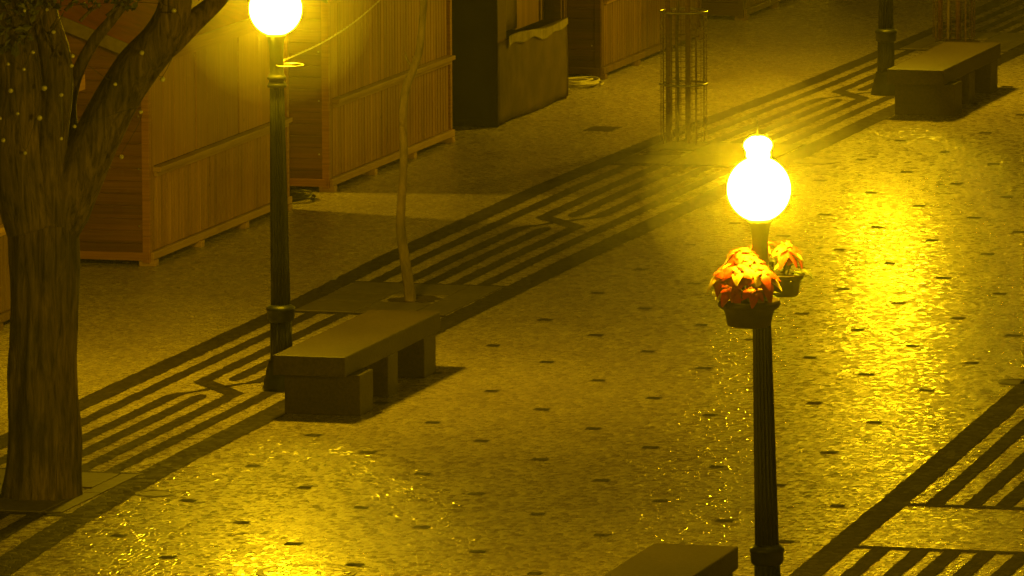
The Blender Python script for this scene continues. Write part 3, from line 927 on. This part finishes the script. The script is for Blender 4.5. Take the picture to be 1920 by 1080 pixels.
coil(-22.80, 85.3, 0.24, 4, 'pale cable coil on the ground by the dark hut end', M['cable_pale'])

def cover(px, py, rx, ry, label, rim, rnd=True, lid=None):
    c = at(px, py)
    t = thing('manhole_cover', label, 'manhole cover', (c.x, c.y, 0))
    bm = bmesh.new()
    if rnd:
        lathe(bm, [(rx, 0.0), (rx, 0.007), (rx*0.88, 0.007), (rx*0.86, 0.004), (0.01, 0.004)], seg=44)
    else:
        box(bm, -rx, rx, -ry, ry, 0, 0.007, 0.002)
    obj('lid', bm, lid or M['cover'], t, False)
    bm = bmesh.new()
    if rnd:
        lathe(bm, [(rx*1.14, 0.0), (rx*1.14, 0.005), (rx*1.01, 0.005), (rx*1.01, 0.0)], seg=44)
    else:
        for q in ((-rx*1.06, rx*1.06, -ry*1.1, -ry*1.01), (-rx*1.06, rx*1.06, ry*1.01, ry*1.1)): box(bm, *q, 0, 0.005)
    obj('frame', bm, rim, t)
cover(1130, 242, 0.14, 0.17, 'square iron cover in the pale paving before the canvas stall', M['cover'], False)
cover(1532, 303, 0.20, 0.2, 'round iron cover in the paving just right of the flower lamp globe', M['cover'])
cover(292, 926, 0.13, 0.2, 'small round cover beside the paved band right of the big tree', M['cover'])
cover(575, 1074, 0.30, 0.3, 'large round cover in wet paving at the bottom edge', M['cover'], True, M['limestone'])
cover(1915, 717, 0.16, 0.2, 'round iron cover at the right edge beside the right band', M['cover'])

c = at(627, 526)
bm = bmesh.new()
vs = [bm.verts.new((c.x+a, c.y+b, z)) for a, b, z in ((-0.022, -0.03, 0.008), (0.02, -0.025, 0.012), (0.026, 0.03, 0.03), (-0.015, 0.035, 0.018))]
bm.faces.new(vs); bmesh.ops.solidify(bm, geom=bm.faces[:], thickness=0.003)
tag(obj('paper_scrap', bm, M['paper']), 'white scrap of paper on the edge of the tree pit', 'litter')

# ------------------------------------------------------------------ damp night air, then glow added round the lamps
bm = bmesh.new(); box(bm, -92, 92, -22, 172, -1.2, 11.0)
hz = bpy.data.materials.new('damp_air'); hz.use_nodes = True
hn = hz.node_tree; hn.nodes.clear()
ho = hn.nodes.new('ShaderNodeOutputMaterial'); hv = hn.nodes.new('ShaderNodeVolumePrincipled')
hv.inputs['Color'].default_value = (0.95, 0.95, 0.95, 1)
hv.inputs['Density'].default_value = HAZE
hv.inputs['Anisotropy'].default_value = 0.6
hn.links.new(hv.outputs[0], ho.inputs['Volume'])
ho_ = obj('haze', bm, hz); ho_['kind'] = 'stuff'

# scattering shells added round the lamps to imitate lens bloom, thinning outwards
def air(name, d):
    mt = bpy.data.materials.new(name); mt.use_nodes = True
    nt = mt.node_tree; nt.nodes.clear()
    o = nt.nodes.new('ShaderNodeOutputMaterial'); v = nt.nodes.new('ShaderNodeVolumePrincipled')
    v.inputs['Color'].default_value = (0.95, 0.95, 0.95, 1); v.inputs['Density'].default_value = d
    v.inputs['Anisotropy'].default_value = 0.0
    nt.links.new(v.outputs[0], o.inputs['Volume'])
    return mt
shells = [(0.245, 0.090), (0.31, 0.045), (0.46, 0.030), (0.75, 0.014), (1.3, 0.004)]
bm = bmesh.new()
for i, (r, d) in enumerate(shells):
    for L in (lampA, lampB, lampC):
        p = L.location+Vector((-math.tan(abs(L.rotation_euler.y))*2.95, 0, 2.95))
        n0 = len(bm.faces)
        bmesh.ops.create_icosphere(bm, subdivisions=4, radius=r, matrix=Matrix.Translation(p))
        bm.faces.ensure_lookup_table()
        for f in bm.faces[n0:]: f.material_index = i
mi = obj('bloom_shells', bm, [air('lamp_bloom', d) for r, d in shells], smooth=True); mi['kind'] = 'stuff'
